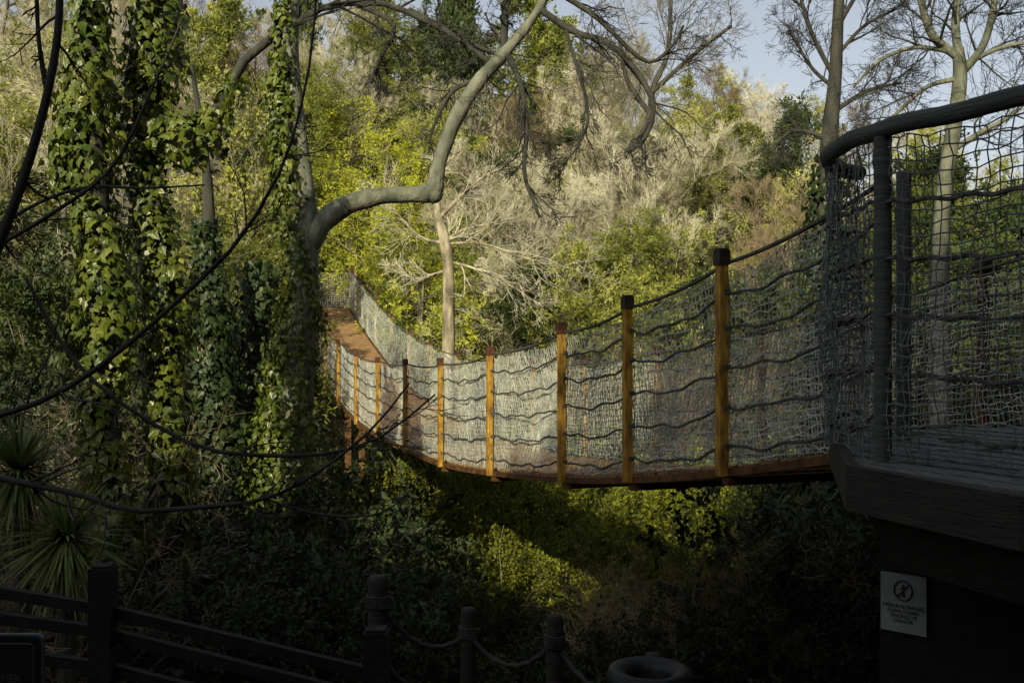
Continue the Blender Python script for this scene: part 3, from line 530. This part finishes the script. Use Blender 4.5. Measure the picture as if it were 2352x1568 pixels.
def rrect(w,h,r,n=6):
    o=[]
    for cx_,cy_,a0 in ((w-r,h-r,0),(-w+r,h-r,90),(-w+r,-h+r,180),(w-r,-h+r,270)):
        for i in range(n+1): a=R(a0+90*i/n);o.append((cx_+r*math.cos(a),cy_+r*math.sin(a)))
    return o
def plate(m,pts,y0,y1):
    n=len(pts);v=[(x,y0,z) for x,z in pts]+[(x,y1,z) for x,z in pts];m.add(v,[np.array([[i,(i+1)%n,n+(i+1)%n,n+i] for i in range(n)]),np.array([list(range(n))]),np.array([list(range(n,2*n))[::-1]])])
m=MB();plate(m,rrect(.094,.165,.02),0,.02);m.obj('board','trim',bs)
m=MB();plate(m,rrect(.088,.159,.016),-.004,0.001);m.obj('face','black',bs)
r_=rrect(.068,.137,.014);r_.append(r_[0]);m=MB();m.tubes([(x,-.0055,z) for x,z in r_],[.0018]*len(r_),4);m.obj('border_line','trim',bs)
text('EMEK',.034,bs,'trim',(-.012,-.006,.016),(R(90),0,0))
m=MB();m.box(-.02,.02,.02,.05,-1.6,-.1);m.obj('stake','darkwood',bs)
# ---------------- fences
wf=thing('wooden_fence','dark timber fence sloping down across the bottom left','fence');Y=4.5
for px,pt,w in ((237,1302,25),(865,1447,28)):
    x,y,z=at(px,pt,Y);w=w/FP*Y;m=MB();m.box(x-w,x+w,y-w,y+w,-3.1,z);m.prism([(x-w*.8,y-w*.8),(x+w*.8,y-w*.8),(x+w*.8,y+w*.8),(x-w*.8,y+w*.8)],z,z+.012);m.obj('post','darkwood',wf)
for a,b in (((-150,1335),(237,1398)),((237,1398),(865,1548)),((-150,1398),(237,1450)),((237,1450),(865,1608)),((-150,1480),(237,1530)),((237,1530),(865,1690))):
    A=np.array(at(*a,Y+.03));B=np.array(at(*b,Y+.03));m=MB();m.add([A+[0,d,h] for d,h in ((-.02,-.025),(.02,-.025),(.02,.025),(-.02,.025))]+[B+[0,d,h] for d,h in ((-.02,-.025),(.02,-.025),(.02,.025),(-.02,.025))],np.array([(0,1,2,3),(7,6,5,4),(0,4,5,1),(1,5,6,2),(2,6,7,3),(3,7,4,0)]));m.obj('rail','darkwood',wf)
rf=thing('rope_fence','low fence of round dark posts joined by sagging ropes at bottom centre','fence')
tops=[(868,1322,23,5.6),(1076,1396,18,5.8),(1274,1412,20,5.4),(1500,1500,20,5.0)]
for px,py,w,Y in tops:
    x,y,z=at(px,py,Y);w=w/FP*Y;m=MB();m.tubes([[x,y,-3.6],[x,y,z-.02],[x,y,z]],[w,w,w*.85],14,True);po=m.obj('post','fascia',rf,True)
    m=MB();a=np.linspace(0,6.283*5,90);m.tubes(np.stack([x+w*1.1*np.cos(a),y+w*1.1*np.sin(a),z-.1-.07*a/31.4],1),np.full(90,.009),5);m.obj('rope_binding','darktwig',po)
for (a,b) in zip(tops,tops[1:]):
    for dz in (.14,.42):
        A=np.array(at(a[0],a[1],a[3]))-[0,0,dz];B=np.array(at(b[0],b[1],b[3]))-[0,0,dz];u=np.linspace(0,1,40)[:,None];P=A+(B-A)*u;P[:,2]-=(.16*4*u*(1-u))[:,0]
        ph=np.linspace(0,50,40);m=MB();m.tubes(P+np.stack([0*ph,.004*np.cos(ph),.004*np.sin(ph)],1),np.full(40,.014),7);m.obj('rope','darktwig',rf,True)
x,y,z=at(1492,1532,4.6);tb=thing('litter_bin','round dark litter bin with a rimmed opening at the bottom edge','bin',(x,y,-2.75))
h=z+2.75
def lathe(pr,n=36):
    a=np.arange(n)*2*np.pi/n;V=np.array([[(r*np.cos(t),r*np.sin(t),zz) for t in a] for r,zz in pr]);k=len(pr);i=np.arange(k*n).reshape(k,n)
    return V.reshape(-1,3),np.stack([i[:-1],np.roll(i[:-1],-1,1),np.roll(i[1:],-1,1),i[1:]],-1).reshape(-1,4)
m=MB();m.add(*lathe([(.15,0),(.17,.03),(.175,h-.12),(.172,h-.06)]));m.obj('body','metal',tb,True)
m=MB();m.add(*lathe([(.172,h-.08),(.195,h-.075),(.2,h-.04),(.185,h-.005),(.16,h),(.11,h-.02),(.10,h-.05),(.10,h-.3)]));m.obj('lid','metal',tb,True)
# ---------------- camera, light, sky
cam=bpy.data.cameras.new('camera');co=bpy.data.objects.new('camera',cam);C.objects.link(co);co.location=(0,0,0);co.rotation_euler=(R(90),0,0)
cam.sensor_width=36;cam.lens=36*FP/2352;cam.clip_end=2000;cam.clip_start=.05;sc.camera=co
sd=Vector((l[0]*math.cos(R(EL)),l[1]*math.cos(R(EL)),-math.sin(R(EL))))
su=bpy.data.lights.new('sun','SUN');su.energy=5;su.angle=R(.6);su.color=(1,.90,.60);so=bpy.data.objects.new('sun',su);C.objects.link(so);so.rotation_euler=sd.to_track_quat('-Z','Y').to_euler()
w=bpy.data.worlds.new('World');sc.world=w;w.use_nodes=True;nt=w.node_tree;sk=nt.nodes.new('ShaderNodeTexSky');sk.sky_type='NISHITA';sk.sun_disc=False
sk.sun_elevation=R(EL);sk.sun_rotation=math.atan2(-l[0],-l[1]);sk.dust_density=3
hs=nt.nodes.new('ShaderNodeHueSaturation');hs.inputs['Saturation'].default_value=.45
nt.links.new(sk.outputs[0],hs.inputs['Color']);bg=nt.nodes['Background'];nt.links.new(hs.outputs[0],bg.inputs[0]);bg.inputs[1].default_value=.14
sc.view_settings.view_transform='Standard'
